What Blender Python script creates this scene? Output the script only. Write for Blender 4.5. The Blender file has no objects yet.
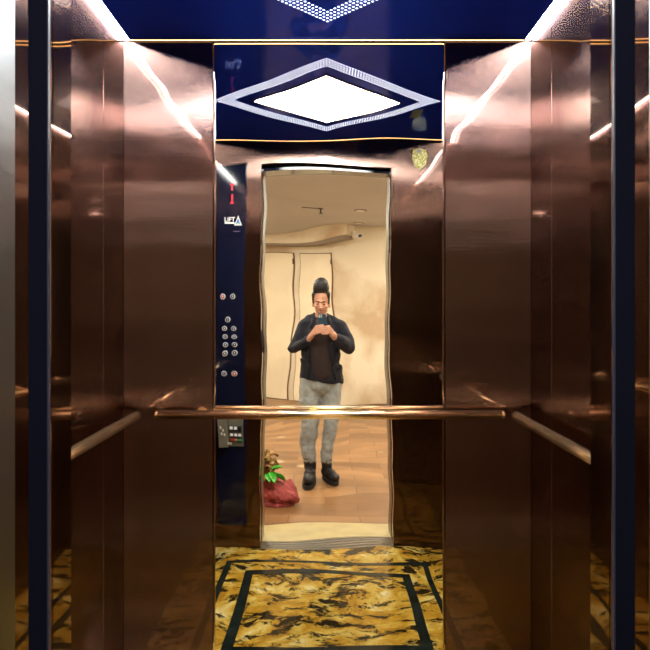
import bpy, bmesh, math, random
from mathutils import Vector, Matrix, noise
random.seed(7)
SC = bpy.context.scene
COL = SC.collection
PI = math.pi
HC = 1.52            # camera height
R_ = 2.60            # rear wall
CX = 0.009
XL, XR = CX - 0.815, CX + 0.815
CEIL = 2.588
YF = 1.04            # inner face of car front wall
OXL, OXR = -0.408, 0.4265   # opening
OTOP = 2.425

# ------------------------------------------------------------------ materials
def newmat(name):
    m = bpy.data.materials.new(name); m.use_nodes = True
    nt = m.node_tree
    return m, nt, nt.nodes['Principled BSDF']

def simple(name, col, rough=0.5, metal=0.0, emit=None, estr=0, spec=None, bump=None, vary=None):
    m, nt, b = newmat(name)
    b.inputs['Base Color'].default_value = (*col, 1)
    b.inputs['Roughness'].default_value = rough
    b.inputs['Metallic'].default_value = metal
    if spec is not None: b.inputs['Specular IOR Level'].default_value = spec
    if emit:
        b.inputs['Emission Color'].default_value = (*emit, 1)
        b.inputs['Emission Strength'].default_value = estr
    if bump or vary:
        tc = nt.nodes.new('ShaderNodeTexCoord')
        n = nt.nodes.new('ShaderNodeTexNoise')
        n.inputs['Scale'].default_value = (bump or vary)[0]; n.inputs['Detail'].default_value = 4
        nt.links.new(tc.outputs['Object'], n.inputs['Vector'])
        if bump:
            bp = nt.nodes.new('ShaderNodeBump'); bp.inputs['Strength'].default_value = bump[1]
            bp.inputs['Distance'].default_value = 0.01
            nt.links.new(n.outputs['Fac'], bp.inputs['Height']); nt.links.new(bp.outputs['Normal'], b.inputs['Normal'])
        if vary:
            cr = nt.nodes.new('ShaderNodeValToRGB')
            k = vary[1]
            cr.color_ramp.elements[0].position = .35; cr.color_ramp.elements[1].position = .65
            cr.color_ramp.elements[0].color = (*[c * (1 - k) for c in col], 1)
            cr.color_ramp.elements[1].color = (*[min(1, c * (1 + k)) for c in col], 1)
            nt.links.new(n.outputs['Fac'], cr.inputs['Fac']); nt.links.new(cr.outputs['Color'], b.inputs['Base Color'])
    return m

def brushed(name, col, r_sharp, r_soft, mix, bumpstr=0.3, stretch=(1.0, 1.0, 3.0), wav=0.8, finest=0.05, soft_col=None, blue=None, aniso=0.0):
    """brushed / polished sheet steel: a clear lobe, a broad lobe, slow waves in the sheet and fine hairlines"""
    m, nt, b = newmat(name)
    b.inputs['Base Color'].default_value = (*col, 1); b.inputs['Metallic'].default_value = 1
    b.inputs['Roughness'].default_value = r_sharp
    b2 = nt.nodes.new('ShaderNodeBsdfAnisotropic'); b2.distribution = 'BECKMANN'
    b2.inputs['Color'].default_value = (*(soft_col or col), 1)
    b2.inputs['Anisotropy'].default_value = aniso
    if aniso:
        b2.inputs['Rotation'].default_value = .25
        tg = nt.nodes.new('ShaderNodeTangent'); tg.direction_type = 'RADIAL'; tg.axis = 'Z'
        nt.links.new(tg.outputs[0], b2.inputs['Tangent'])
    b2.inputs['Roughness'].default_value = r_soft
    tc = nt.nodes.new('ShaderNodeTexCoord')
    mp = nt.nodes.new('ShaderNodeMapping'); mp.inputs['Scale'].default_value = stretch
    nt.links.new(tc.outputs['Object'], mp.inputs['Vector'])
    n = nt.nodes.new('ShaderNodeTexNoise'); n.inputs['Scale'].default_value = wav; n.inputs['Detail'].default_value = 1.0
    nt.links.new(mp.outputs['Vector'], n.inputs['Vector'])
    bp = nt.nodes.new('ShaderNodeBump'); bp.inputs['Strength'].default_value = 1.0
    bp.inputs['Distance'].default_value = bumpstr
    nt.links.new(n.outputs['Fac'], bp.inputs['Height'])
    mp2 = nt.nodes.new('ShaderNodeMapping'); mp2.inputs['Scale'].default_value = (6, 6, 420)
    nt.links.new(tc.outputs['Object'], mp2.inputs['Vector'])
    n2 = nt.nodes.new('ShaderNodeTexNoise'); n2.inputs['Scale'].default_value = 1.0; n2.inputs['Detail'].default_value = 3
    nt.links.new(mp2.outputs['Vector'], n2.inputs['Vector'])
    bp2 = nt.nodes.new('ShaderNodeBump'); bp2.inputs['Strength'].default_value = finest
    bp2.inputs['Distance'].default_value = 0.001
    nt.links.new(n2.outputs['Fac'], bp2.inputs['Height']); nt.links.new(bp.outputs['Normal'], bp2.inputs['Normal'])
    nt.links.new(bp.outputs['Normal'], b.inputs['Normal']); nt.links.new(bp2.outputs['Normal'], b2.inputs['Normal'])
    mx = nt.nodes.new('ShaderNodeMixShader'); mx.inputs['Fac'].default_value = mix
    nt.links.new(b.outputs[0], mx.inputs[1]); nt.links.new(b2.outputs[0], mx.inputs[2])
    out = mx
    if blue:
        df = nt.nodes.new('ShaderNodeBsdfDiffuse'); df.inputs['Color'].default_value = (*blue, 1)
        out = nt.nodes.new('ShaderNodeMixShader'); out.inputs['Fac'].default_value = .4
        nt.links.new(mx.outputs[0], out.inputs[1]); nt.links.new(df.outputs[0], out.inputs[2])
    nt.links.new(out.outputs[0], nt.nodes['Material Output'].inputs['Surface'])
    return m

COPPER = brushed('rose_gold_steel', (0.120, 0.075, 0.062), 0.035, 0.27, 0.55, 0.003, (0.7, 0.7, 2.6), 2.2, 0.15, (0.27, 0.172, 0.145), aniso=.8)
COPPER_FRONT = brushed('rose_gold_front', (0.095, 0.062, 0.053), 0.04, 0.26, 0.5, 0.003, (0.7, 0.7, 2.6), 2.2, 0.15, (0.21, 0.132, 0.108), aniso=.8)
JAMB = brushed('polished_rose_gold', (0.24, 0.15, 0.11), 0.03, 0.25, 0.25, 0.003, (1, 1, 2), 2.0, 0.2)
GREYSTEEL = brushed('satin_grey_steel', (0.36, 0.37, 0.36), 0.22, 0.45, 0.6, 0.004, (2, 2, 2), 3, 0.4)
MIRROR = simple('warm_mirror', (0.88, 0.83, 0.73), 0.012, 1.0)
CEILM = brushed('black_mirror_ceiling', (0.022, 0.06, 0.42), 0.04, 0.35, 0.35, 0.002, (1, 1, 1), 2.0, 0.0, blue=(0.02, 0.05, 0.6))
GOLD = simple('gold_steel', (0.97, 0.73, 0.42), 0.24, 1.0)
GOLDTRIM = simple('gold_trim', (0.95, 0.66, 0.32), 0.22, 1.0)
DARK = simple('dark_rubber', (0.012, 0.014, 0.03), 0.35)
DARKGLASS = simple('dark_navy_glass', (0.004, 0.0055, 0.016), 0.08)
DARKSHEET = simple('dark_recess', (0.003, 0.0035, 0.007), 0.7, 0.0, spec=0.0)
SILL = simple('aluminium_sill', (0.55, 0.53, 0.48), 0.28, 1.0)
LAMP = simple('lamp_diffuser', (0.9, 0.9, 0.9), 0.5, 0, (0.86, 0.93, 1.0), 66)
HOLES = simple('lit_holes', (0.9, 0.9, 0.9), 0.5, 0, (0.80, 0.88, 1.0), 5)
LED = simple('led_strip', (0.9, 0.9, 0.9), 0.5, 0, (0.95, 0.97, 1.0), 120)
WARMLED = simple('warm_light_gap', (0.9, 0.7, 0.4), 0.5, 0, (1.0, 0.62, 0.25), 5.5)
CHROME = simple('chrome', (0.75, 0.76, 0.78), 0.15, 1.0)
RING = simple('satin_ring', (0.55, 0.53, 0.50), 0.35, 0.3)
WHITE = simple('white_plastic', (0.8, 0.8, 0.76), 0.4)
BLACKP = simple('black_plastic', (0.01, 0.01, 0.012), 0.4)
RED_EM = simple('red_display', (0.4, 0.0, 0.01), 0.4, 0, (1.0, 0.03, 0.06), 1.3)
REDP = simple('red_plastic', (0.45, 0.03, 0.02), 0.4)
ORANGEP = simple('orange_plastic', (0.5, 0.2, 0.08), 0.4)
GREENP = simple('green_plastic', (0.02, 0.28, 0.10), 0.4)
BOXM = simple('service_box_grey', (0.12, 0.11, 0.075), 0.5, 0.3)
KEYM = simple('key_metal', (0.75, 0.73, 0.62), 0.35, 0.6)
PLASTER_C = simple('landing_ceiling_paint', (0.43, 0.42, 0.41), 0.8, vary=(1.2, .05))
DOORP = simple('cream_door_paint', (0.78, 0.70, 0.53), 0.6, vary=(2.5, .06))
SOFFIT_SHADE = simple('soffit_shade_grey', (0.26, 0.22, 0.18), 0.8)  # shadow gap under the bulkhead, darkened in the colour itself
SEAM = simple('brown_seam', (0.12, 0.05, 0.02), 0.7)
BASEM = simple('skirting_stone', (0.35, 0.2, 0.1), 0.4)
CREAMSTONE = simple('cream_threshold_stone', (0.40, 0.32, 0.15), 0.35, vary=(6, .12))
SKIN = simple('skin', (0.52, 0.27, 0.18), 0.5, vary=(30, .08))
HAIR = simple('black_hair', (0.008, 0.008, 0.012), 0.45, bump=(90, .6))
JACKET = simple('navy_jacket', (0.004, 0.006, 0.016), 0.85, bump=(60, .3))
SHIRT = simple('brown_black_shirt', (0.022, 0.012, 0.012), 0.8, bump=(80, .3))
JEANS = simple('grey_washed_jeans', (0.29, 0.32, 0.32), 0.85, vary=(5, .15), bump=(30, .15))
FRAY = simple('frayed_hem', (0.45, 0.43, 0.36), 0.9)
SHOE = simple('black_boot', (0.006, 0.006, 0.007), 0.55)
SOLE = simple('boot_sole', (0.01, 0.01, 0.01), 0.7)
PHONE = simple('phone_back', (0.02, 0.045, 0.07), 0.15)
LENS = simple('phone_lens', (0.35, 0.5, 0.6), 0.1, 0.5)
SCREEN = simple('phone_screen', (0.02, 0.02, 0.02), 0.1)
SACK = simple('dull_red_cloth', (0.26, 0.04, 0.035), 0.85, vary=(12, .25), bump=(25, .5))
DRYLEAF = simple('dry_leaf', (0.30, 0.17, 0.05), 0.8, vary=(14, .6))
GREENLEAF = simple('green_leaf', (0.05, 0.38, 0.03), 0.45)
IRIS = simple('dark_eye', (0.02, 0.012, 0.01), 0.2)
LIP = simple('lip', (0.36, 0.13, 0.10), 0.5)
FIXG = simple('dark_fixture', (0.05, 0.035, 0.03), 0.5)
ADDED_DISC = simple('added_downlight_disc', (0.9, 0.8, 0.6), 0.5, 0, (1.0, 0.88, 0.70), 5)  # glowing disc of the added landing downlights only
LOGO_W = simple('white_ink', (0.75, 0.75, 0.68), 0.4, 0, (0.9, .95, 1), 0.12)
LOGO_B = simple('blue_ink', (0.03, 0.10, 0.35), 0.3)
LOGO_G = simple('green_ink', (0.35, 0.5, 0.25), 0.3)
PALE = simple('faded_sticker', (0.10, 0.13, 0.10), 0.35)

def marble():
    m, nt, b = newmat('gold_marble')
    L = nt.links; N = nt.nodes
    tc = N.new('ShaderNodeTexCoord')
    w = N.new('ShaderNodeTexNoise'); w.inputs['Scale'].default_value = 3; w.inputs['Detail'].default_value = 5
    L.new(tc.outputs['Object'], w.inputs['Vector'])
    add = N.new('ShaderNodeVectorMath'); add.operation = 'MULTIPLY_ADD'
    L.new(w.outputs['Color'], add.inputs[0]); add.inputs[1].default_value = (.35, .35, .35)
    L.new(tc.outputs['Object'], add.inputs[2])
    mp = N.new('ShaderNodeMapping'); mp.inputs['Rotation'].default_value = (0, 0, -0.6)
    mp.inputs['Scale'].default_value = (5.0, 10.0, 1)
    L.new(add.outputs[0], mp.inputs['Vector'])
    n1 = N.new('ShaderNodeTexNoise'); n1.inputs['Scale'].default_value = 1.25; n1.inputs['Detail'].default_value = 9
    n1.inputs['Roughness'].default_value = .74
    L.new(mp.outputs['Vector'], n1.inputs['Vector'])
    dk = N.new('ShaderNodeValToRGB'); e = dk.color_ramp.elements
    e[0].position = .50; e[0].color = (0, 0, 0, 1); e[1].position = .56; e[1].color = (1, 1, 1, 1)
    L.new(n1.outputs['Fac'], dk.inputs['Fac'])
    n2 = N.new('ShaderNodeTexNoise'); n2.inputs['Scale'].default_value = 7; n2.inputs['Detail'].default_value = 10; n2.inputs['Roughness'].default_value = .65
    L.new(add.outputs[0], n2.inputs['Vector'])
    gd = N.new('ShaderNodeValToRGB'); e = gd.color_ramp.elements
    e[0].position = .3; e[0].color = (0.16, 0.075, 0.006, 1)
    e[1].position = .72; e[1].color = (.56, 0.49, 0.28, 1)
    x = gd.color_ramp.elements.new(.48); x.color = (0.33, 0.185, 0.018, 1)
    x = gd.color_ramp.elements.new(.58); x.color = (0.42, 0.30, 0.06, 1)
    L.new(n2.outputs['Fac'], gd.inputs['Fac'])
    mx = N.new('ShaderNodeMix'); mx.data_type = 'RGBA'
    L.new(dk.outputs['Color'], mx.inputs['Factor'])
    L.new(gd.outputs['Color'], mx.inputs[6]); mx.inputs[7].default_value = (0.014, 0.009, 0.003, 1)
    L.new(mx.outputs[2], b.inputs['Base Color'])
    b.inputs['Roughness'].default_value = .12
    return m
MARBLE = marble()
GREENMARBLE = simple('dark_green_marble', (0.008, 0.012, 0.009), 0.12, vary=(14, .6))

def plaster():
    m, nt, b = newmat('stained_cream_plaster')
    L = nt.links; N = nt.nodes
    tc = N.new('ShaderNodeTexCoord')
    n = N.new('ShaderNodeTexNoise'); n.inputs['Scale'].default_value = 1.3; n.inputs['Detail'].default_value = 6
    L.new(tc.outputs['Object'], n.inputs['Vector'])
    cr = N.new('ShaderNodeValToRGB'); e = cr.color_ramp.elements
    e[0].position = .36; e[0].color = (0.50, 0.38, 0.25, 1); e[1].position = .56; e[1].color = (0.74, 0.68, 0.54, 1)
    L.new(n.outputs['Fac'], cr.inputs['Fac']); L.new(cr.outputs['Color'], b.inputs['Base Color'])
    b.inputs['Roughness'].default_value = .8
    return m
PLASTER = plaster()

def tiles():
    m, nt, b = newmat('terracotta_floor')
    L = nt.links; N = nt.nodes
    tc = N.new('ShaderNodeTexCoord')
    br = N.new('ShaderNodeTexBrick'); br.inputs['Scale'].default_value = 1.0
    br.inputs['Brick Width'].default_value = .52; br.inputs['Row Height'].default_value = .17
    br.inputs['Mortar Size'].default_value = .004
    br.inputs['Color1'].default_value = (0.16, 0.075, 0.026, 1); br.inputs['Color2'].default_value = (0.29, 0.15, 0.06, 1)
    br.inputs['Mortar'].default_value = (0.12, 0.06, 0.03, 1)
    L.new(tc.outputs['Object'], br.inputs['Vector'])
    n = N.new('ShaderNodeTexNoise'); n.inputs['Scale'].default_value = 3; n.inputs['Detail'].default_value = 5
    L.new(tc.outputs['Object'], n.inputs['Vector'])
    mx = N.new('ShaderNodeMix'); mx.data_type = 'RGBA'; mx.blend_type = 'OVERLAY'; mx.inputs['Factor'].default_value = .45
    L.new(br.outputs['Color'], mx.inputs[6]); L.new(n.outputs['Fac'], mx.inputs[7])
    # pale dusty scuffs
    n3 = N.new('ShaderNodeTexVoronoi'); n3.inputs['Scale'].default_value = 2.2
    L.new(tc.outputs['Object'], n3.inputs['Vector'])
    cr = N.new('ShaderNodeValToRGB'); cr.color_ramp.elements[0].position = .10; cr.color_ramp.elements[1].position = .16
    cr.color_ramp.elements[0].color = (.55, .55, .55, 1); cr.color_ramp.elements[1].color = (0, 0, 0, 1)
    L.new(n3.outputs['Distance'], cr.inputs['Fac'])
    mx2 = N.new('ShaderNodeMix'); mx2.data_type = 'RGBA'
    L.new(cr.outputs['Color'], mx2.inputs['Factor']); L.new(mx.outputs[2], mx2.inputs[6])
    mx2.inputs[7].default_value = (0.62, 0.50, 0.32, 1)
    L.new(mx2.outputs[2], b.inputs['Base Color'])
    b.inputs['Roughness'].default_value = .38
    return m
TILES = tiles()

def glitter():
    m, nt, b = newmat('yellow_glitter')
    L = nt.links; N = nt.nodes
    tc = N.new('ShaderNodeTexCoord')
    n = N.new('ShaderNodeTexVoronoi'); n.inputs['Scale'].default_value = 160
    L.new(tc.outputs['Object'], n.inputs['Vector'])
    cr = N.new('ShaderNodeValToRGB'); e = cr.color_ramp.elements
    e[0].color = (.38, .34, .02, 1); e[1].color = (.9, .88, .45, 1); e[0].position = .3; e[1].position = .7
    sx = N.new('ShaderNodeSeparateXYZ'); L.new(n.outputs['Color'], sx.inputs[0])
    L.new(sx.outputs[0], cr.inputs['Fac']); L.new(cr.outputs['Color'], b.inputs['Base Color'])
    b.inputs['Roughness'].default_value = .4
    return m
GLITTER = glitter()

# ------------------------------------------------------------------ helpers
class MB:
    def __init__(s): s.bm = bmesh.new()
    def box(s, x0, x1, y0, y1, z0, z1):
        r = bmesh.ops.create_cube(s.bm, size=1)
        for v in r['verts']:
            v.co = Vector((x0 + (v.co.x + .5) * (x1 - x0), y0 + (v.co.y + .5) * (y1 - y0), z0 + (v.co.z + .5) * (z1 - z0)))
        return r['verts']
    def ell(s, c, r, rot=None, seg=20):
        q = bmesh.ops.create_uvsphere(s.bm, u_segments=seg, v_segments=max(8, seg // 2), radius=1)
        M = Matrix.Translation(Vector(c)) @ (rot.to_4x4() if rot else Matrix()) @ Matrix.Diagonal((*r, 1))
        bmesh.ops.transform(s.bm, matrix=M, verts=q['verts']); return q['verts']
    def cone(s, a, b, ra, rb, seg=16, sx=1.0):
        a = Vector(a); b = Vector(b); d = b - a
        q = bmesh.ops.create_cone(s.bm, cap_ends=True, segments=seg, radius1=ra, radius2=rb, depth=d.length)
        M = Matrix.Translation((a + b) / 2) @ d.to_track_quat('Z', 'Y').to_matrix().to_4x4()
        bmesh.ops.transform(s.bm, matrix=M, verts=q['verts']); return q['verts']
    def chain(s, pts, seg=16):
        for i, (p, r) in enumerate(pts):
            s.ell(p, (r, r, r), seg=seg)
            if i: s.cone(pts[i - 1][0], p, pts[i - 1][1], r, seg)
    def prism(s, poly, d0, d1, axis='y'):
        """poly = list of 2d points; extrude between d0 and d1 along axis"""
        def P(p, d):
            return {'y': (p[0], d, p[1]), 'z': (p[0], p[1], d), 'x': (d, p[0], p[1])}[axis]
        a = [s.bm.verts.new(P(p, d0)) for p in poly]; b = [s.bm.verts.new(P(p, d1)) for p in poly]
        s.bm.faces.new(a); s.bm.faces.new(b[::-1])
        n = len(poly)
        for i in range(n): s.bm.faces.new((a[i], a[(i + 1) % n], b[(i + 1) % n], b[i]))
        bmesh.ops.recalc_face_normals(s.bm, faces=s.bm.faces[:])
    def build(s, name, mat, parent=None, smooth=False, loc=None, bevel=0):
        me = bpy.data.meshes.new(name); s.bm.normal_update(); s.bm.to_mesh(me); s.bm.free()
        o = bpy.data.objects.new(name, me); COL.objects.link(o)
        me.materials.append(mat)
        if smooth:
            for p in me.polygons: p.use_smooth = True
        if parent:
            o.parent = parent
            o.matrix_parent_inverse = Matrix.Translation(-worldloc(parent))
        if bevel:
            md = o.modifiers.new('b', 'BEVEL'); md.width = bevel; md.segments = 2; md.limit_method = 'ANGLE'
        return o
def worldloc(o):
    # every parent here is only translated; children meshes are written in world coordinates
    return Vector(o.get('wl', (0, 0, 0)))
def empty(name, loc):
    o = bpy.data.objects.new(name, None); COL.objects.link(o); o.location = loc; o['wl'] = tuple(loc)
    o.empty_display_size = .1
    return o
def tag(o, label=None, cat=None, group=None, kind=None):
    if label: o['label'] = label
    if cat: o['category'] = cat
    if group: o['group'] = group
    if kind: o['kind'] = kind
    return o
def struct(o, label=None, cat=None):
    o['kind'] = 'structure'
    if label: o['label'] = label
    if cat: o['category'] = cat
    return o
def remesh(o, vox, it=6, fac=.5):
    m = o.modifiers.new('r', 'REMESH'); m.mode = 'VOXEL'; m.voxel_size = vox; m.use_smooth_shade = True
    s = o.modifiers.new('s', 'SMOOTH'); s.iterations = it; s.factor = fac
def folds(o, size, strength, seed=0):
    t = bpy.data.textures.new('folds', 'CLOUDS'); t.noise_scale = size; t.noise_depth = 2
    d = o.modifiers.new('d', 'DISPLACE'); d.texture = t; d.strength = strength; d.mid_level = .5; d.texture_coords = 'LOCAL'
    s = o.modifiers.new('s2', 'SMOOTH'); s.iterations = 2

def sheet(name, mat, x0, x1, z0, z1, yfun, thick, nx=60, nz=110):
    """upright sheet with a gently uneven face towards -y and a real thickness"""
    m = MB(); bm = m.bm
    g = [[bm.verts.new((x0 + (x1 - x0) * i / nx, yfun(x0 + (x1 - x0) * i / nx, z0 + (z1 - z0) * j / nz), z0 + (z1 - z0) * j / nz)) for j in range(nz + 1)] for i in range(nx + 1)]
    for i in range(nx):
        for j in range(nz):
            f = bm.faces.new((g[i][j], g[i + 1][j], g[i + 1][j + 1], g[i][j + 1])); f.smooth = True
    yb = max(v.co.y for v in bm.verts) + thick
    # sides and back
    ring = [g[i][0] for i in range(nx + 1)] + [g[nx][j] for j in range(1, nz + 1)] + [g[i][nz] for i in range(nx - 1, -1, -1)] + [g[0][j] for j in range(nz - 1, 0, -1)]
    back = [bm.verts.new((v.co.x, yb, v.co.z)) for v in ring]
    n = len(ring)
    for i in range(n): bm.faces.new((ring[(i + 1) % n], ring[i], back[i], back[(i + 1) % n]))
    bm.faces.new(back[::-1])
    return m.build(name, mat)

# ------------------------------------------------------------------ car shell
T = .06
# rear wall backing with panels on it
m = MB(); m.box(XL - .1, XR + .1, R_ + .022, R_ + .1, -.1, CEIL + .25); struct(m.build('wall_rear', DARKSHEET))
m = MB(); m.box(XL - .1, XL - .016, YF + .0, R_ + .02, -.1, CEIL + .25); struct(m.build('wall_left', DARKSHEET))
m = MB(); m.box(XR + .016, XR + .1, YF + .0, R_ + .02, -.1, CEIL + .25); struct(m.build('wall_right', DARKSHEET))
# front wall with the opening: built as a single u-shaped wall
yf0 = .972
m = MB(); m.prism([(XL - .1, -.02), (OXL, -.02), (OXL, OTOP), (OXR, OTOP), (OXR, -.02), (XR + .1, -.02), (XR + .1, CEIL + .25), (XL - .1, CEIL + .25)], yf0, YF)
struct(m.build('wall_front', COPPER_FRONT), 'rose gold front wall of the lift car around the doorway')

MXL, MXR = -.448, .480
def mirror_y(x, z):
    s = .00024 * math.sin(7.3 * z + 2.1 * x + .6) + .0002 * math.sin(15.7 * z - 3.3 * x + 1.3) + .00010 * math.sin(31 * z + 9 * x + 2.0)
    s += .0003 * math.sin(8.5 * x + 2.2 * z) + .00012 * math.sin(20 * x + 1.0 + 3.1 * math.sin(2.3 * z))
    s -= .014 * max(0, .8 - z) ** 2
    return R_ + .002 + s
o = sheet('mirror_panel', MIRROR, MXL, MXR, .004, CEIL - .004, mirror_y, .006, 90, 220)
tag(o, 'tall warm-tinted mirror panel in the middle of the lift rear wall', 'mirror')

def pbox(name, x0, x1, y0, y1, z0, z1, label, cat='wall panel', group=None, mat=COPPER, bev=.0012):
    m = MB(); m.box(x0, x1, y0, y1, z0, z1)
    o = m.build(name, mat, bevel=bev); tag(o, label, cat, group); return o
pbox('wall_panel', XL, MXL - .0015, R_, R_ + .02, .004, CEIL - .004, 'rose gold steel panel left of the tall mirror', bev=.001)
pbox('wall_panel', MXR + .0015, XR, R_, R_ + .02, .004, CEIL - .004, 'rose gold steel panel right of the tall mirror', bev=.001)
for sx, xi, nm in ((-1, XL, 'left'), (1, XR, 'right')):
    a, b = (xi - .015, xi) if sx < 0 else (xi, xi + .015)
    pbox('wall_panel', a, b, R_ - .235, R_ - .001, .004, CEIL - .004, f'narrow rose gold panel on the {nm} side wall at the rear corner', bev=.0015)
    pbox('wall_panel', a, b, R_ - .90, R_ - .237, .004, CEIL - .004, f'wide rose gold panel of the {nm} side wall, nearer the doorway than the corner panel', bev=.0015)
    pbox('wall_panel', a, b, YF + .001, R_ - .902, .004, CEIL - .004, f'rose gold panel of the {nm} side wall next to the door jamb', bev=.0015)

# floor and inlays
m = MB(); m.box(XL - .1, XR + .1, YF, R_ + .1, -.08, 0); struct(m.build('floor', MARBLE), 'golden yellow marble lift floor with dark brown veins')
def frame(name, x0, x1, y0, y1, w, z1=.0012):
    m = MB()
    for (a, b, c, d) in ((x0, x1, y0, y0 + w), (x0, x1, y1 - w, y1), (x0, x0 + w, y0 + w, y1 - w), (x1 - w, x1, y0 + w, y1 - w)):
        m.box(a, b, c, d, -.0, z1)
    return struct(m.build(name, GREENMARBLE))
frame('trim_1', CX - .612, CX + .612, 1.262, 2.43, .034)['label'] = 'outer dark green marble border inlay of the lift floor'
frame('trim_2', CX - .478, CX + .478, 1.40, 2.30, .052)['label'] = 'inner dark green marble border inlay of the lift floor'

# ceiling
m = MB(); m.box(XL - .1, XR + .1, yf0, R_ + .1, CEIL + .12, CEIL + .18); struct(m.build('ceiling', DARKSHEET))
LX = .026
m = MB(); m.box(XL + LX, XR - LX, YF + .012, R_ - .010, CEIL, CEIL + .02)
o = m.build('ceiling_panel', CEILM, bevel=.001); tag(o, 'glossy black-blue mirror ceiling panel of the lift car', 'ceiling panel')
for nm, a, b in (('left', XL + .003, XL + LX - .003), ('right', XR - LX + .003, XR - .003)):
    e = empty('light_strip', ((a + b) / 2, 1.8, CEIL))
    tag(e, f'bright white linear light strip along the {nm} edge of the lift ceiling', 'light strip', 'ceiling edge light strips')
    m = MB(); m.box(a, b, YF + .012, R_ - .004, CEIL + .003, CEIL + .006); m.build('diffuser', LED, e)
    m = MB(); m.box(a - .001, b + .001, YF + .012, R_ - .004, CEIL + .0065, CEIL + .018); m.build('housing', CHROME, e)
for nm, a, b in (('rear', R_ - .0085, R_ - .0005), ('front', YF + .0005, YF + .010)):
    m = MB(); m.box(XL + .03, XR - .03, a, b, CEIL + .001, CEIL + .006)
    o = m.build('light_gap_strip', WARMLED); tag(o, f'thin warm glowing strip along the {nm} edge of the lift ceiling', 'light strip')

# diamond lamp
LC = Vector((CX, 1.845, CEIL))
e = empty('ceiling_light', LC); tag(e, 'white diamond-shaped light with a ring of lit holes in the lift ceiling', 'ceiling light')
h = .375
m = MB(); m.prism([(LC.x - h, LC.y), (LC.x, LC.y - h), (LC.x + h, LC.y), (LC.x, LC.y + h)], CEIL - .004, CEIL - .0005, 'z'); m.build('diffuser', LAMP, e)
m = MB(); h2 = .388
o4 = [(LC.x - h2, LC.y), (LC.x, LC.y - h2), (LC.x + h2, LC.y), (LC.x, LC.y + h2)]
i4 = [(LC.x - h - .001, LC.y), (LC.x, LC.y - h - .001), (LC.x + h + .001, LC.y), (LC.x, LC.y + h + .001)]
for i in range(4):
    j = (i + 1) % 4
    m.prism([o4[i], o4[j], i4[j], i4[i]], CEIL - .005, CEIL - .0004, 'z')
m.build('diamond_frame', GOLDTRIM, e)
m = MB(); p = .0185; c45 = math.sqrt(.5)
N = int(.585 / c45 / p / 2 * 1) + 30
A, B = .585 * c45, .475 * c45
k = int(A / p)
for i in range(-k, k + 1):
    for j in range(-k, k + 1):
        u, v = i * p, j * p
        mxv = max(abs(u), abs(v))
        if B < mxv < A:
            x = LC.x + (u - v) * c45; y = LC.y + (u + v) * c45
            q = bmesh.ops.create_circle(m.bm, cap_ends=True, segments=8, radius=.0043)
            bmesh.ops.transform(m.bm, matrix=Matrix.Translation((x, y, CEIL - .0006)) @ Matrix.Rotation(PI, 4, 'X'), verts=q['verts'])
o = m.build('perforated_border', HOLES, e); o['kind'] = 'stuff'
m = MB(); m.prism([(.475, 1.58), (.53, 1.58), (.53, 1.72), (.475, 1.72)], CEIL - .0012, CEIL - .0004, 'z')
tag(m.build('sticker', PALE), 'faded rectangular sticker on the ceiling to the right of the diamond light', 'sticker')

# ------------------------------------------------------------------ door opening
d = empty('door_1', (CX, .9, 0)); struct(d, 'lift doorway with dark door edges and polished jambs')
for s, ox in ((-1, OXL), (1, OXR)):
    def seg(name, mat, y0, y1, x_in, z1=OTOP, w=.05, bev=.0008):
        m = MB(); a = ox + s * x_in
        m.box(min(a, a + s * w), max(a, a + s * w), y0, y1, 0.0, z1); return m.build(name, mat, d, bevel=bev)
    m = MB(); a = ox; m.box(min(a, a - s * .0015), max(a, a - s * .0015), yf0, YF + .001, .0, OTOP - .002); m.build('inner_jamb', JAMB, d)
    seg('edge_strip', JAMB, .966, .971, -.001)
    seg('door_gasket', DARK, .957, .965, -.0005)
    seg('door_edge', DARKSHEET, .896, .956, .001)
    seg('outer_jamb', JAMB, .853, .895, .0)
    seg('jamb_face', GREYSTEEL, .70, .852, -.002, OTOP + .2)
m = MB(); m.box(OXL - .05, OXR + .05, .853, .971, OTOP - .028, OTOP + .1); m.build('header', DARKGLASS, d)
m = MB(); m.box(OXL - .05, OXR + .05, .70, .852, OTOP - .005, OTOP + .2); m.build('header_face', GREYSTEEL, d)
m = MB(); m.box(OXL, OXR, .872, YF + .004, -.03, .001)
for k in range(4):
    yy = .885 + k * .040; m.box(OXL, OXR, yy, yy + .014, -.0, .006)
m.build('sill', SILL, d)

# ------------------------------------------------------------------ hand rails
def rail(name, a, b, wall, label, r=.0175):
    a, b = Vector(a), Vector(b)
    e = empty(name, (a + b) / 2); tag(e, label, 'handrail', 'lift handrails')
    m = MB(); m.cone(a, b, r, r, 32)
    dv = (b - a).normalized()
    m.ell(a, (r, r, r), seg=24); m.ell(b, (r, r, r), seg=24)
    m.build('bar', GOLD, e, smooth=True)
    for t in (.12, .45):
        c = a.lerp(b, t); w = wall(c)
        m = MB(); m.cone(c, w, .008, .008, 16); dd = (w - c).normalized()
        m.cone(w - dd * .006, w, .022, .022, 24); m.build('bracket', GOLD, e)
RZ = 1.103
rail('handrail', (-.652, R_ - .06, RZ), (.690, R_ - .06, RZ), lambda c: Vector((c.x, R_ - .0005, c.z)), 'brushed gold handrail across the rear wall in front of the mirror')
rail('handrail', (-.728, 1.12, RZ), (-.728, R_ - .095, RZ), lambda c: Vector((XL + .0005, c.y, c.z)), 'brushed gold handrail along the left side wall')
rail('handrail', (.738, 1.12, RZ), (.738, R_ - .095, RZ), lambda c: Vector((XR - .0005, c.y, c.z)), 'brushed gold handrail along the right side wall')

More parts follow.
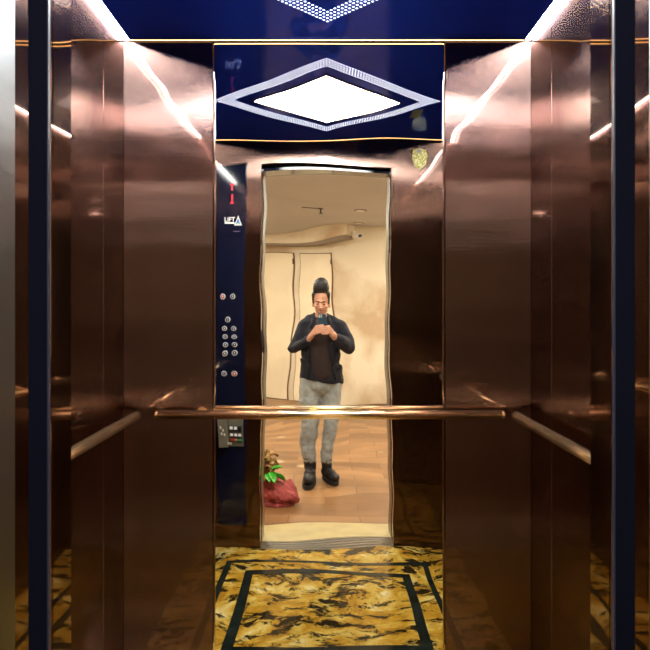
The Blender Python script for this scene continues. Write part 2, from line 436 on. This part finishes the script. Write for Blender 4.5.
# ------------------------------------------------------------------ operating panel (on the car front wall, seen in the mirror)
PX = 156.25
def fx(px): return (px - 325) / PX
def fz(py): return HC - (py - 308) / PX
e = empty('operating_panel', (fx(231), YF, .5)); tag(e, 'tall dark lift button panel with a red display beside the doorway, seen in the mirror', 'control panel')
yp = YF + .001
m = MB(); m.box(fx(217), fx(246), yp, yp + .008, fz(520), fz(166)); m.build('faceplate', DARKGLASS, e, bevel=.002)
m = MB(); m.box(fx(217) - .003, fx(246) + .003, yp - .0005, yp + .004, fz(520) - .003, fz(166) + .012); m.build('plate_edge', JAMB, e)
m = MB()
x0, x1, z0, z1 = fx(219), fx(244.5), fz(233), fz(168.5)
rr = .02
pts = []
for cx_, cz_, a0 in ((x1 - rr, z1 - rr, 0), (x0 + rr, z1 - rr, 90), (x0 + rr, z0 + rr, 180), (x1 - rr, z0 + rr, 270)):
    for k in range(6):
        a = math.radians(a0 + k * 18); pts.append((cx_ + rr * math.cos(a), cz_ + rr * math.sin(a)))
m.prism(pts, yp + .008, yp + .013); o = m.build('display', DARKGLASS, e)
yd = yp + .0131
# red arrow and digit
m = MB(); ax, az = fx(231.5), fz(189.5)
m.prism([(ax - .014, az + .012), (ax, az + .030), (ax + .014, az + .012)], yd, yd + .001)
m.box(ax - .004, ax + .004, yd, yd + .001, az - .022, az + .013); m.build('arrow', RED_EM, o)
m = MB(); az = fz(199.5); m.box(ax - .004, ax + .004, yd, yd + .001, az - .028, az + .018)
m.box(ax - .010, ax + .010, yd, yd + .001, az - .030, az - .024); m.build('digit', RED_EM, o)
# logo : readable in the mirror, so its letters run the same way as in the photograph
def text(body, size, cx_, cz_, y, mat, parent):
    cu = bpy.data.curves.new('t', 'FONT'); cu.body = body; cu.size = size; cu.align_x = 'CENTER'; cu.align_y = 'CENTER'; cu.extrude = .0004; cu.offset = .0006
    ob = bpy.data.objects.new('t', cu); COL.objects.link(ob)
    bpy.context.view_layer.update()
    me = bpy.data.meshes.new_from_object(ob.evaluated_get(bpy.context.evaluated_depsgraph_get()))
    bpy.data.objects.remove(ob)
    me.transform(Matrix.Translation((cx_, y, cz_)) @ Matrix.Rotation(PI / 2, 4, 'X'))
    o2 = bpy.data.objects.new('lettering', me); COL.objects.link(o2); me.materials.clear(); me.materials.append(mat)
    o2.parent = parent; return o2
text('LIFT', .036, fx(229.8), fz(216.3), yd + .0006, LOGO_W, o)
m = MB(); m.box(fx(225), fx(234.5), yd, yd + .001, fz(220), fz(218.6)); m.build('underline', LOGO_W, o)
m = MB(); cx_, b_, t_ = fx(238), fz(221.8), fz(213)
m.prism([(cx_ - .026, b_), (cx_ + .026, b_), (cx_, t_)], yd, yd + .0008); m.build('triangle_emblem', LOGO_W, o)
m = MB(); m.prism([(cx_ - .016, b_ + .007), (cx_ + .016, b_ + .007), (cx_, t_ - .013)], yd + .0009, yd + .0014); m.build('emblem_centre', LOGO_B, o)
m = MB(); m.box(cx_ - .009, cx_ + .009, yd + .0015, yd + .002, b_ + .006, b_ + .016); m.build('emblem_base', LOGO_G, o)
m = MB(); m.box(fx(233), fx(240), yd, yd + .0006, fz(228.6), fz(228)); m.build('notice_line', simple('dim_print', (.12, .08, .14), .5), o)
# buttons
def button(px, py, red=False):
    c = Vector((fx(px), yp + .008, fz(py)))
    m = MB(); m.cone(c, c + Vector((0, .006, 0)), .0185, .0165, 28)
    b = m.build('button', RING, e)
    m = MB(); m.cone(c + Vector((0, .0062, 0)), c + Vector((0, .008, 0)), .0115, .0115, 24)
    m.build('button_cap', RED_EM if red == 1 else DARKGLASS, b)
    m = MB(); m.box(c.x - .0018, c.x + .0018, c.y + .0082, c.y + .0088, c.z - .006, c.z + .006)
    m.box(c.x - .004, c.x + .004, c.y + .0082, c.y + .0088, c.z + .001, c.z + .0035)
    m.build('button_mark', LOGO_W, b)
REDCAP = simple('dull_red_cap', (.35, .05, .03), .4)
for bx, by in ((223.3, 298), (234, 298), (229.5, 317.2), (226, 326.5), (235.8, 326.5), (226.5, 336.5), (236.2, 336.5), (226.8, 346), (236.4, 346), (226.8, 355), (236.6, 355), (226.8, 374.4), (237, 374.4)):
    c = Vector((fx(bx), yp + .008, fz(by)))
    button(bx, by)
for ob in [o_ for o_ in COL.objects if o_.name.startswith('button_cap')]:
    pc = sum((v.co for v in ob.data.vertices), Vector()) / len(ob.data.vertices)
    if (abs(pc.x - fx(223.3)) < .01 and abs(pc.z - fz(298)) < .02) or (abs(pc.x - fx(237)) < .01 and abs(pc.z - fz(374.4)) < .02):
        ob.data.materials[0] = REDCAP; ob['label'] = 'red button cap'
# service box, open
zs0, zs1 = fz(445.5), fz(415)
m = MB(); m.box(fx(229.5), fx(243.5), yp + .008, yp + .014, zs0, zs1); sb = m.build('service_box', BOXM, e)
x0, x1 = fx(220), fx(229)
m = MB(); m.prism([(x1, yp + .016), (x0, yp + .040), (x0, yp + .043), (x1, yp + .019)], zs0 - .006, zs1, 'z'); cv = m.build('service_cover', BOXM, sb)
for kx, kz in ((222.5, 424), (224.5, 427), (223, 431), (225.5, 432)):
    yk = yp + .044 - (kx - 220) / 9 * .024
    m = MB(); m.ell((fx(kx), yk, fz(kz)), (.006, .004, .012), seg=10); m.build('key', KEYM, sb)
cols = [[WHITE, WHITE, BLACKP], [WHITE, WHITE, WHITE], [REDP, ORANGEP, GREENP]]
for r in range(3):
    for c in range(3):
        px, py = 232.3 + c * 4.0, (424.3, 432, 437.8)[r]
        hh = .012 if r < 2 else .009
        m = MB(); m.box(fx(px) - .0112, fx(px) + .0112, yp + .0145, yp + .020, fz(py) - .020 if r < 2 else fz(py) - .011, fz(py) + .016 if r < 2 else fz(py) + .011)
        m.build('switch_housing', BLACKP, sb)
        m = MB(); m.box(fx(px) - .0085, fx(px) + .0085, yp + .0205, yp + .026, fz(py) - hh * .6, fz(py) + hh)
        m.build('switch', cols[r][c], sb)
m = MB(); m.box(fx(227.8), fx(231.8), yp + .021, yp + .022, fz(443.5), fz(441)); m.build('tag_plate', KEYM, sb)

# glitter sticker on front wall
e2 = empty('sticker', (fx(420.5), YF, fz(159.5))); tag(e2, 'small yellow glittery sticker on the wall above the upper right doorway corner', 'sticker')
pts = [(fx(x), fz(y)) for x, y in ((413.5, 152.5), (419, 151), (426.5, 152.5), (428, 158), (426.5, 165), (420.5, 168), (415.5, 165), (412.5, 158.5))]
m = MB(); m.prism(pts, YF + .0005, YF + .003); m.build('glitter_face', GLITTER, e2)
m = MB(); m.cone((fx(419.5), YF + .003, fz(153.8)), (fx(419.5), YF + .0045, fz(153.8)), .011, .011, 20); m.build('blue_stone', simple('blue_stone', (.35, .38, .6), .2), e2)

# ------------------------------------------------------------------ landing
LZ = 2.79
LYF = .70
SLAB = -.1
LXL, LXR = -2.3, 2.2
m = MB(); m.box(LXL - .1, LXR + .1, -7.2, .871, SLAB, -.0); fl = m.build('floor_landing', TILES); fl.name = 'floor'; struct(fl, 'brown terracotta tiled landing floor outside the lift')
m = MB(); m.box(-.75, .75, .54, .8715, .0, .0035); o = struct(m.build('trim_3', CREAMSTONE), 'cream stone threshold strip in front of the lift sill')
m = MB(); m.box(LXL - .1, LXR + .1, -7.2, LYF + .0, LZ, LZ + .1); struct(m.build('ceiling', PLASTER_C), 'beige landing ceiling outside the lift')
m = MB(); m.prism([(LXL - .1, 0.0), (OXL - .055, 0.0), (OXL - .055, OTOP + .205), (OXR + .055, OTOP + .205), (OXR + .055, 0), (LXR + .1, 0), (LXR + .1, LZ), (LXL - .1, LZ)], .74, .95)
struct(m.build('wall_front', PLASTER), 'landing wall around the lift doorway')
m = MB(); m.box(LXL - .1, LXL, -7.2, .73, 0, LZ); struct(m.build('wall_left', PLASTER), 'left wall of the landing')
m = MB(); m.box(LXR, LXR + .1, -7.2, .73, 0, LZ); struct(m.build('wall_right', PLASTER), 'right wall of the landing')
# slanted back wall
P0 = Vector((-1.0, -5.8, 0)); ang = math.atan2(.62, 1.5); U = Vector((math.cos(ang), math.sin(ang), 0)); Nn = Vector((-U.y, U.x, 0))
def wb(name, mat, u0, u1, n0, n1, z0, z1, parent=None):
    m = MB(); vs = m.box(u0, u1, n0, n1, z0, z1)
    for v in vs: v.co = P0 + U * v.co.x + Nn * v.co.y + Vector((0, 0, v.co.z))
    return m.build(name, mat, parent)
def ux(px):   # wall coordinate under an image column
    k = (px - 325) / 650; # x = k*(5.2-y)
    # P0.x+U.x*u = k*(5.2-P0.y-U.y*u)
    return (k * (5.2 - P0.y) - P0.x) / (U.x + k * U.y)
struct(wb('wall_back', PLASTER, -1.6, 3.9, -.12, 0, 0, LZ), 'cream plaster back wall of the landing')
ub = ux(357)
struct(wb('trim_4', PLASTER, -1.45, ub, .002, .42, 2.60, LZ - .001), 'plaster bulkhead along the top of the landing back wall')
struct(wb('trim_5', SOFFIT_SHADE, -1.45, ub - .02, .002, .40, 2.56, 2.599), 'underside of the plaster bulkhead, its shadow put into the grey colour')
def door(n, u0, u1, label):
    dd = empty(f'door_{n}', P0 + U * (u0 + u1) / 2); struct(dd, label)
    wb('door_frame', SEAM, u0 - .018, u1 + .018, .001, .012, 0.0, 2.418, dd)
    wb('door_leaf', DOORP, u0, u1, .013, .035, 0.012, 2.40, dd)
    h = wb('door_hinge', FIXG, u1 - .004, u1 + .012, .036, .045, 2.18, 2.28, dd)
door(2, ux(255), ux(290), 'cream door leaf on the landing back wall, left one')
door(3, ux(297), ux(332.5), 'cream door leaf on the landing back wall behind the man')
struct(wb('baseboard_back', SEAM, ux(334.5), 3.2, .001, .012, 0, .02), 'dark joint along the foot of the landing back wall')
m = MB(); m.prism([(LXL + .01, LZ - .001), (LXR - .01, LZ - .001), (LXR - .01, LZ - .006), (LXL + .01, LZ - .006)], -.82, -.80); struct(m.build('trim_6', SEAM), 'thin dark joint across the landing ceiling')

# ceiling fixtures (drop sprinkler, downlights, added fill downlights, camera)
def vz(z, py): return (z - HC) * 650 / (308 - py)      # path length for a height seen at row py
zz = vz(LZ - .06, 211); y = 5.2 - zz; x = (317 - 325) / 650 * zz
e = empty('sprinkler', (x, y, LZ)); tag(e, 'small dark sprinkler head hanging from the landing ceiling above the man', 'sprinkler')
m = MB(); m.cone((x, y, LZ - .001), (x, y, LZ - .012), .045, .04, 20); m.build('escutcheon', FIXG, e)
m = MB(); m.cone((x, y, LZ - .013), (x, y, LZ - .08), .012, .012, 12); m.build('stem', FIXG, e)
m = MB(); m.cone((x, y, LZ - .081), (x, y, LZ - .088), .035, .03, 16); m.build('deflector', FIXG, e)
wire = MB(); wire.cone((x - .25, y, LZ - .006), (x - .02, y, LZ - .006), .005, .005, 8); wire.build('pipe', FIXG, e)
def dlight(px, py, r, label, lit=True, real=None):
    if real is None:
        zz = vz(LZ, py); yy = 5.2 - zz; xx = (px - 325) / 650 * zz
    else: xx, yy = real
    e = empty('downlight', (xx, yy, LZ)); tag(e, label, 'downlight', 'landing ceiling downlights')
    m = MB()
    q1 = bmesh.ops.create_cone(m.bm, cap_ends=True, segments=32, radius1=r, radius2=r * .94, depth=.008)
    bmesh.ops.transform(m.bm, matrix=Matrix.Translation((xx, yy, LZ - .005)) @ Matrix.Rotation(PI, 4, 'X'), verts=q1['verts'])
    m.build('bezel', FIXG if real is None else WHITE, e)
    m = MB(); m.cone((xx, yy, LZ - .0095), (xx, yy, LZ - .012), r * .75, r * .75, 28); m.build('lens', ADDED_DISC if lit else WHITE, e)
    if lit:
        l = bpy.data.lights.new('lamp', 'AREA'); l.shape = 'DISK'; l.size = r * 1.5; l.energy = lit * 1.25; l.color = (1, .94, .85)
        lo = bpy.data.objects.new('lamp', l); COL.objects.link(lo); lo.parent = e; lo.matrix_parent_inverse = Matrix.Translation(-Vector((xx, yy, LZ)))
        lo.location = (xx, yy, LZ - .02)
dlight(363, 206, .075, 'landing downlight seen to the right of the sprinkler', 0)
dlight(360.5, 223.5, .075, 'smaller-looking landing downlight beyond the first one', 0)
for i, (xx, yy, en) in enumerate(((-1.2, -1.0, 55), (1.2, -1.0, 55), (-1.25, -3.6, 60), (1.35, -3.2, 60), (.0, -.55 + 1.0, 22))):  # unseen downlights added to brighten the landing
    dlight(0, 0, .09, ['added fill downlight left of the man, outside the doorway', 'added fill downlight right of the man, outside the doorway', 'added fill downlight at the back left of the landing', 'added fill downlight at the back right of the landing', 'added fill downlight just outside the lift door'][i], en, (xx, yy))
# small white dome camera at end of bulkhead
pc = P0 + U * (ub + .03) + Nn * .2
e = empty('security_camera', (pc.x, pc.y, 2.6)); tag(e, 'small white wall camera at the end of the plaster bulkhead', 'camera')
m = MB(); m.box(pc.x - .0, pc.x + .05, pc.y - .03, pc.y + .03, 2.56, 2.66); m.build('mount', WHITE, e)
m = MB(); m.cone((pc.x + .05, pc.y, 2.6), (pc.x + .10, pc.y + .16, 2.57), .035, .04, 18); m.build('camera_body', WHITE, e)
m = MB(); m.cone((pc.x + .101, pc.y + .161, 2.569), (pc.x + .103, pc.y + .17, 2.568), .028, .028, 18); m.build('camera_lens', FIXG, e)

# ------------------------------------------------------------------ sack and plant by the door
SX, SY = -.385, .12
e = empty('cloth_sack', (SX, SY, 0)); tag(e, 'crumpled dull red cloth bundle on the landing floor left of the man', 'sack')
m = MB()
m.ell((SX, SY, .085), (.185, .15, .085), seg=28); m.ell((SX + .07, SY + .03, .07), (.12, .11, .068), seg=24); m.ell((SX - .06, SY, .13), (.11, .11, .065), seg=24)
m.cone((SX, SY, .0), (SX, SY, .02), .15, .15, 24)
for k in range(7):
    a = k * .95; m.chain([((SX + .15 * math.cos(a), SY + .12 * math.sin(a), .05), .025), ((SX + .02 * math.cos(a), SY + .02 * math.sin(a), .18), .02)], 10)
o = m.build('cloth', SACK, e, smooth=True); remesh(o, .005, 2); folds(o, .06, .045)
e = empty('withered_plant', (SX - .05, SY, .16)); tag(e, 'withered brown plant with a few green leaves lying on the red cloth bundle', 'plant')
def leaf(m, c, L, W, rz, ry, curl):
    n = 6; M = Matrix.Translation(Vector(c)) @ Matrix.Rotation(rz, 4, 'Z') @ Matrix.Rotation(ry, 4, 'Y')
    rows = []
    for i in range(n + 1):
        t = i / n; w = W * math.sin(PI * min(1, t * .93 + .05)) ** .8
        zc = curl * t * t
        rows.append([m.bm.verts.new(M @ Vector((t * L, s * w, zc + (abs(s) * w * .5)))) for s in (-1, 0, 1)])
    for i in range(n):
        for j in range(2):
            f = m.bm.faces.new((rows[i][j], rows[i + 1][j], rows[i + 1][j + 1], rows[i][j + 1])); f.smooth = True
def addsolid(o, t=.002):
    s = o.modifiers.new('so', 'SOLIDIFY'); s.thickness = t
m = MB()
for k in range(70):
    c = (SX - .06 + random.uniform(-.11, .10), SY + random.uniform(-.06, .08), .19 + random.uniform(0, .14))
    leaf(m, c, random.uniform(.05, .10), random.uniform(.015, .032), random.uniform(0, 2 * PI), random.uniform(-1.2, .8), random.uniform(-.05, .06))
o = m.build('dry_leaf', DRYLEAF, e); addsolid(o); o['kind'] = 'stuff'
m = MB()
for k in range(5):
    m.chain([((SX - .05, SY, .15), .006), ((SX - .05 + random.uniform(-.09, .08), SY + random.uniform(-.04, .05), .34), .004)], 8)
m.build('stem', DRYLEAF, e, smooth=True)
for k, (dx, dy, dz, L, W, rz, ry) in enumerate(((.0, .10, .225, .11, .03, -.3, .35), (.03, .11, .23, .12, .028, -.7, .5), (-.03, .11, .23, .09, .03, 1.2, .2), (-.05, .11, .22, .10, .028, 2.6, .3), (.0, .11, .25, .09, .03, -.1, -.2), (-.01, .12, .24, .09, .03, .8, .5))):
    m = MB(); leaf(m, (SX - .01 + dx, SY + dy, dz), L, W, rz, ry, -.01)
    o = m.build('green_leaf', GREENLEAF, e); addsolid(o); o['label'] = 'bright green leaf'

# ------------------------------------------------------------------ the man
BX, BY = -.045, -.43
man = empty('person', (BX, BY, 0)); tag(man, 'man in navy jacket and pale grey jeans standing on the landing, photographing with a phone', 'person')
# joints
ShL, ShR = (BX - .145, BY, 1.370), (BX + .145, BY, 1.370)
ElL, ElR = (-.275, BY + .03, 1.155), (.187, BY + .03, 1.165)
WrL, WrR = (-.135, -.225, 1.255), (.070, -.225, 1.255)
m = MB()
# torso, neck, head
m.ell((BX, BY, .95), (.15, .105, .14)); m.ell((BX, BY, 1.10), (.135, .10, .16)); m.ell((BX, BY, 1.26), (.145, .10, .15))
m.chain([(ShL, .042), ((BX, BY, 1.38), .05), (ShR, .042)])
m.chain([((BX, BY - .01, 1.38), .062), ((BX + .003, BY + .01, 1.47), .056)])
HX, HY, HZ = -.037, BY + .04, 1.608
tilt = Matrix.Rotation(-.12, 3, 'X')
def H(x, y, z): return Vector((HX, HY, HZ)) + tilt @ Vector((x, y, z))
m.ell(H(0, -.012, .025), (.076, .094, .088), tilt, 28)          # cranium
m.ell(H(0, .012, -.035), (.066, .074, .088), tilt, 28)           # face
m.ell(H(0, .040, -.105), (.034, .032, .026), tilt)               # chin
m.ell(H(-.030, .018, -.085), (.030, .045, .030), tilt); m.ell(H(.030, .018, -.085), (.030, .045, .030), tilt)  # jaw
m.chain([(H(0, .080, -.020), .009), (H(0, .098, -.055), .0125)]) # nose
m.ell(H(-.011, .088, -.058), (.008, .009, .007), tilt); m.ell(H(.011, .088, -.058), (.008, .009, .007), tilt)
m.ell(H(0, .078, .008), (.048, .014, .010), tilt)                # brow
m.ell(H(-.040, .058, -.040), (.020, .018, .016), tilt); m.ell(H(.040, .058, -.040), (.020, .018, .016), tilt)
m.ell(H(0, .083, -.083), (.021, .010, .010), tilt)
for s in (-1, 1):
    m.ell(H(s * .077, -.008, -.030), (.009, .020, .032), tilt @ Matrix.Rotation(s * .25, 3, 'Z'))
# arms
m.chain([(ShL, .042), (ElL, .038), (WrL, .026)]); m.chain([(ShR, .042), (ElR, .038), (WrR, .026)])
# hands
PHZ0 = 1.335
def hand(wr, s):
    """s=-1: hand at screen left, fingers reach towards +x; s=+1 the other"""
    w = Vector(wr)
    kn = Vector((-.082 if s < 0 else .022, -.162, 1.325))
    q = (kn - w)
    m.chain([(w, .024), (w + q * .35, .027)])
    for t in (-1, 0, 1):
        off = Vector((0, .0, 0)) + Vector((s * .004, -.006, 0)) + Vector((0, 0, t * .020 - .004))
        m.chain([(w + q * .2 + Vector((0, 0, t * .010)), .019), (kn + off, .0125)])
    for k, (ln, zt) in enumerate(((.052, .034), (.058, .014), (.054, -.006), (.044, -.026))):
        base = kn + Vector((s * .002, .002, zt * .95 - .004))
        p1 = base + Vector((-s * .018, .026, .004)); 
        p2 = p1 + Vector((-s * (ln * .5), .004, .006 if s < 0 else .002)); p3 = p2 + Vector((-s * (ln * .30), -.004, .002))
        if s > 0: p1.z -= .010; p2.z -= .010; p3.z -= .010; p1.y += .0; 
        m.chain([(base, .0098), (p1, .0090), (p2, .0082), (p3, .0074)], 12)
    # thumb on the screen side
    tb = w + q * .45 + Vector((-s * .010, -.020, .004))
    t1 = tb + Vector((-s * .020, -.014, .032)); t2 = t1 + Vector((-s * .014, .004, .028))
    m.chain([(tb, .014), (t1, .0105), (t2, .0088)], 12)
hand(WrL, -1); hand(WrR, 1)
# legs inside the trousers
HipL, HipR = (BX - .085, BY, .88), (BX + .08, BY, .88)
KnL, KnR = (-.146, BY + .02, .50), (.020, BY + .02, .50)
AnL, AnR = (-.138, BY - .01, .12), (.004, BY - .01, .12)
m.chain([(HipL, .075), (KnL, .050), (AnL, .036)]); m.chain([(HipR, .075), (KnR, .050), (AnR, .036)])
body = m.build('body', SKIN, man, smooth=True); remesh(body, .0042, 3)
# eyes, brows, mouth
for s in (-1, 1):
    m = MB(); m.ell(H(s * .030, .0805, -.018), (.0125, .006, .0048), tilt, 14); m.build('eye', IRIS, man, smooth=True)
    m = MB(); m.chain([(H(s * .014, .089, .007), .0036), (H(s * .032, .087, .012), .004), (H(s * .048, .074, .007), .003)], 8); m.build('eyebrow', HAIR, man, smooth=True)
m = MB(); m.chain([(H(-.018, .086, -.084), .004), (H(0, .093, -.083), .005), (H(.018, .086, -.084), .004)], 10); m.build('lips', LIP, man, smooth=True)
# hair
m = MB()
m.ell(H(0, -.036, .040), (.084, .088, .090), tilt, 28)
m.ell(H(0, -.004, .098), (.080, .080, .042), tilt, 24)
m.ell(H(-.004, .030, .116), (.072, .056, .048), tilt, 24)
m.ell(H(-.012, .026, .127), (.062, .050, .036), tilt, 24)
for s in (-1, 1):
    m.chain([(H(s * .070, .030, .070), .018), (H(s * .074, .020, .020), .012), (H(s * .073, .012, -.010), .009)], 12)
o = m.build('hair', HAIR, man, smooth=True); remesh(o, .0045, 3); folds(o, .03, .006)
# jacket
m = MB()
m.ell((BX - .002, BY, .96), (.168, .125, .13), seg=28); m.ell((BX, BY, 1.12), (.165, .125, .20), seg=28); m.ell((BX, BY, 1.28), (.172, .122, .155), seg=28)
m.chain([((ShL[0] - .005, BY, 1.365), .062), ((BX, BY - .005, 1.39), .078), ((ShR[0] + .005, BY, 1.365), .062)], 20)
m.chain([((BX - .105, BY, 1.415), .050), ((BX - .05, BY - .03, 1.45), .040), ((BX + .05, BY - .03, 1.45), .040), ((BX + .105, BY, 1.415), .050)], 16)   # collar
m.chain([((ShL[0] - .008, BY, 1.355), .064), (ElL, .056), ((-.148, -.247, 1.243), .043)], 20)
m.chain([((ShR[0] + .008, BY, 1.355), .064), (ElR, .056), ((.083, -.247, 1.243), .043)], 20)
hv = m.cone((BX - .003, BY, .855), (BX, BY, 1.02), 1, 1, 32)
for v in hv: v.co.x = BX + (v.co.x - BX) * .168; v.co.y = BY + (v.co.y - BY) * .122
jk = m.build('jacket', JACKET, man, smooth=True); remesh(jk, .007, 4); folds(jk, .07, .020)
m = MB(); m.chain([((BX + .002, BY + .040, 1.36), .070), ((BX, BY + .050, 1.26), .092), ((BX, BY + .052, 1.10), .094), ((BX + .003, BY + .050, .93), .094)], 24); m.chain([((BX, BY - .01, 1.40), .062), ((BX, BY, 1.43), .058)], 20)
o = m.build('shirt', SHIRT, man, smooth=True); remesh(o, .007, 4); folds(o, .08, .012)
for s in (-1, 1):
    m = MB(); m.chain([((BX + s * .062, BY - .02, 1.475), .014), ((BX + s * .072, BY + .055, 1.42), .016), ((BX + s * .088, BY + .098, 1.33), .013), ((BX + s * .094, BY + .118, 1.22), .009), ((BX + s * .096, BY + .118, 1.0), .008), ((BX + s * .100, BY + .112, .88), .008)], 14)
    m.build('jacket_collar', JACKET, man, smooth=True)
# jeans
m = MB()
m.ell((BX - .003, BY, .90), (.160, .112, .09), seg=28); m.ell((BX - .003, BY, .845), (.158, .108, .08), seg=28)
m.chain([(HipL, .083), ((-.138, BY + .015, .70), .078), (KnL, .064), ((-.148, BY, .34), .060), ((AnL[0] - .002, AnL[1], .205), .054)], 20)
m.chain([(HipR, .083), ((.030, BY + .015, .70), .076), (KnR, .064), ((.012, BY, .34), .058), ((AnR[0], AnR[1], .205), .054)], 20)
jn = m.build('jeans', JEANS, man, smooth=True); remesh(jn, .007, 3); folds(jn, .06, .020)
for ax in (AnL, AnR):
    m = MB(); random.seed(3)
    n = 26
    for k in range(n):
        a = 2 * PI * k / n; r = .053
        m.cone((ax[0] + r * math.cos(a), ax[1] + r * math.sin(a), .175), (ax[0] + (r + .006) * math.cos(a + .1), ax[1] + (r + .006) * math.sin(a + .1), .148 + random.uniform(0, .012)), .004, .0015, 6)
    m.build('frayed_cuff', FRAY, man)
def shoe(ax, ang):
    M = Matrix.Rotation(ang, 3, 'Z'); a = Vector((ax[0], ax[1], 0))
    def P(x, y, z): return a + M @ Vector((x, y, z))
    m = MB()
    m.chain([(P(0, .0, .155), .050), (P(0, .0, .09), .047)], 18)
    m.ell(P(0, -.025, .055), (.042, .055, .050), M, 20); m.ell(P(0, .06, .055), (.046, .085, .046), M, 22); m.ell(P(.002, .13, .045), (.048, .062, .036), M, 22)
    o = m.build('shoe', SHOE, man, smooth=True); remesh(o, .006, 3)
    m = MB(); pts = []
    for k in range(28):
        t = 2 * PI * k / 28; y = .06 + .135 * math.sin(t); x = (.050 + .006 * math.sin(t)) * math.cos(t); q = P(x, y, 0); pts.append((q.x, q.y))
    m.prism(pts, .0, .024, 'z'); m.build('sole', SOLE, o)
    m = MB()
    for k in range(4):
        z = .10 - k * .004; y = .055 + k * .022
        m.chain([(P(-.022, y, .098 - k * .006 + .004), .003), (P(.022, y + .008, .098 - k * .006 + .004), .003)], 8)
    m.build('laces', BLACKP, o, smooth=True)
shoe(AnL, .04); shoe(AnR, -.50)
# phone
e = empty('smartphone', (-.030, -.148, PHZ0)); tag(e, 'dark smartphone held up in both hands by the man', 'phone')
m = MB(); m.box(-.066, .003, -.152, -.144, PHZ0, PHZ0 + .142); o = m.build('case', PHONE, e, bevel=.004)
m = MB(); m.box(-.063, .0, -.1535, -.1525, PHZ0 + .004, PHZ0 + .138); m.build('screen', SCREEN, e)
m = MB(); m.box(-.062, -.030, -.1435, -.141, PHZ0 + .100, PHZ0 + .136); b = m.build('camera_bump', LENS, e, bevel=.002)
for dz in (.110, .127):
    m = MB(); m.cone((-.046, -.1408, PHZ0 + dz), (-.046, -.1385, PHZ0 + dz), .008, .0075, 16); m.build('camera_lens', CHROME, b)

man.location.y -= .08; e.location.y -= .08
for o in list(COL.objects):
    if o.name in ('cloth_sack', 'withered_plant'): o.location.y -= .08

# ------------------------------------------------------------------ camera, world
cam = bpy.data.cameras.new('camera'); co = bpy.data.objects.new('camera', cam); COL.objects.link(co)
co.location = (0, .0, HC); co.rotation_euler = (PI / 2, 0, 0)
cam.sensor_width = 36; cam.lens = 36; cam.shift_y = -17 / 650; cam.clip_start = .02
SC.camera = co
w = bpy.data.worlds.new('world'); SC.world = w; w.use_nodes = True
w.node_tree.nodes['Background'].inputs[0].default_value = (.02, .02, .025, 1)
SC.view_settings.view_transform = 'Standard'; SC.view_settings.look = 'None'; SC.view_settings.gamma = 1
SC.view_settings.use_curve_mapping = False
SC.view_settings.exposure = 0.0
try:
    SC.cycles.max_bounces = 20; SC.cycles.glossy_bounces = 16; SC.cycles.diffuse_bounces = 5
    SC.cycles.sample_clamp_indirect = 6
except Exception as ex: print(ex)
for o in list(COL.objects):
    if 'wl' in o: del o['wl']
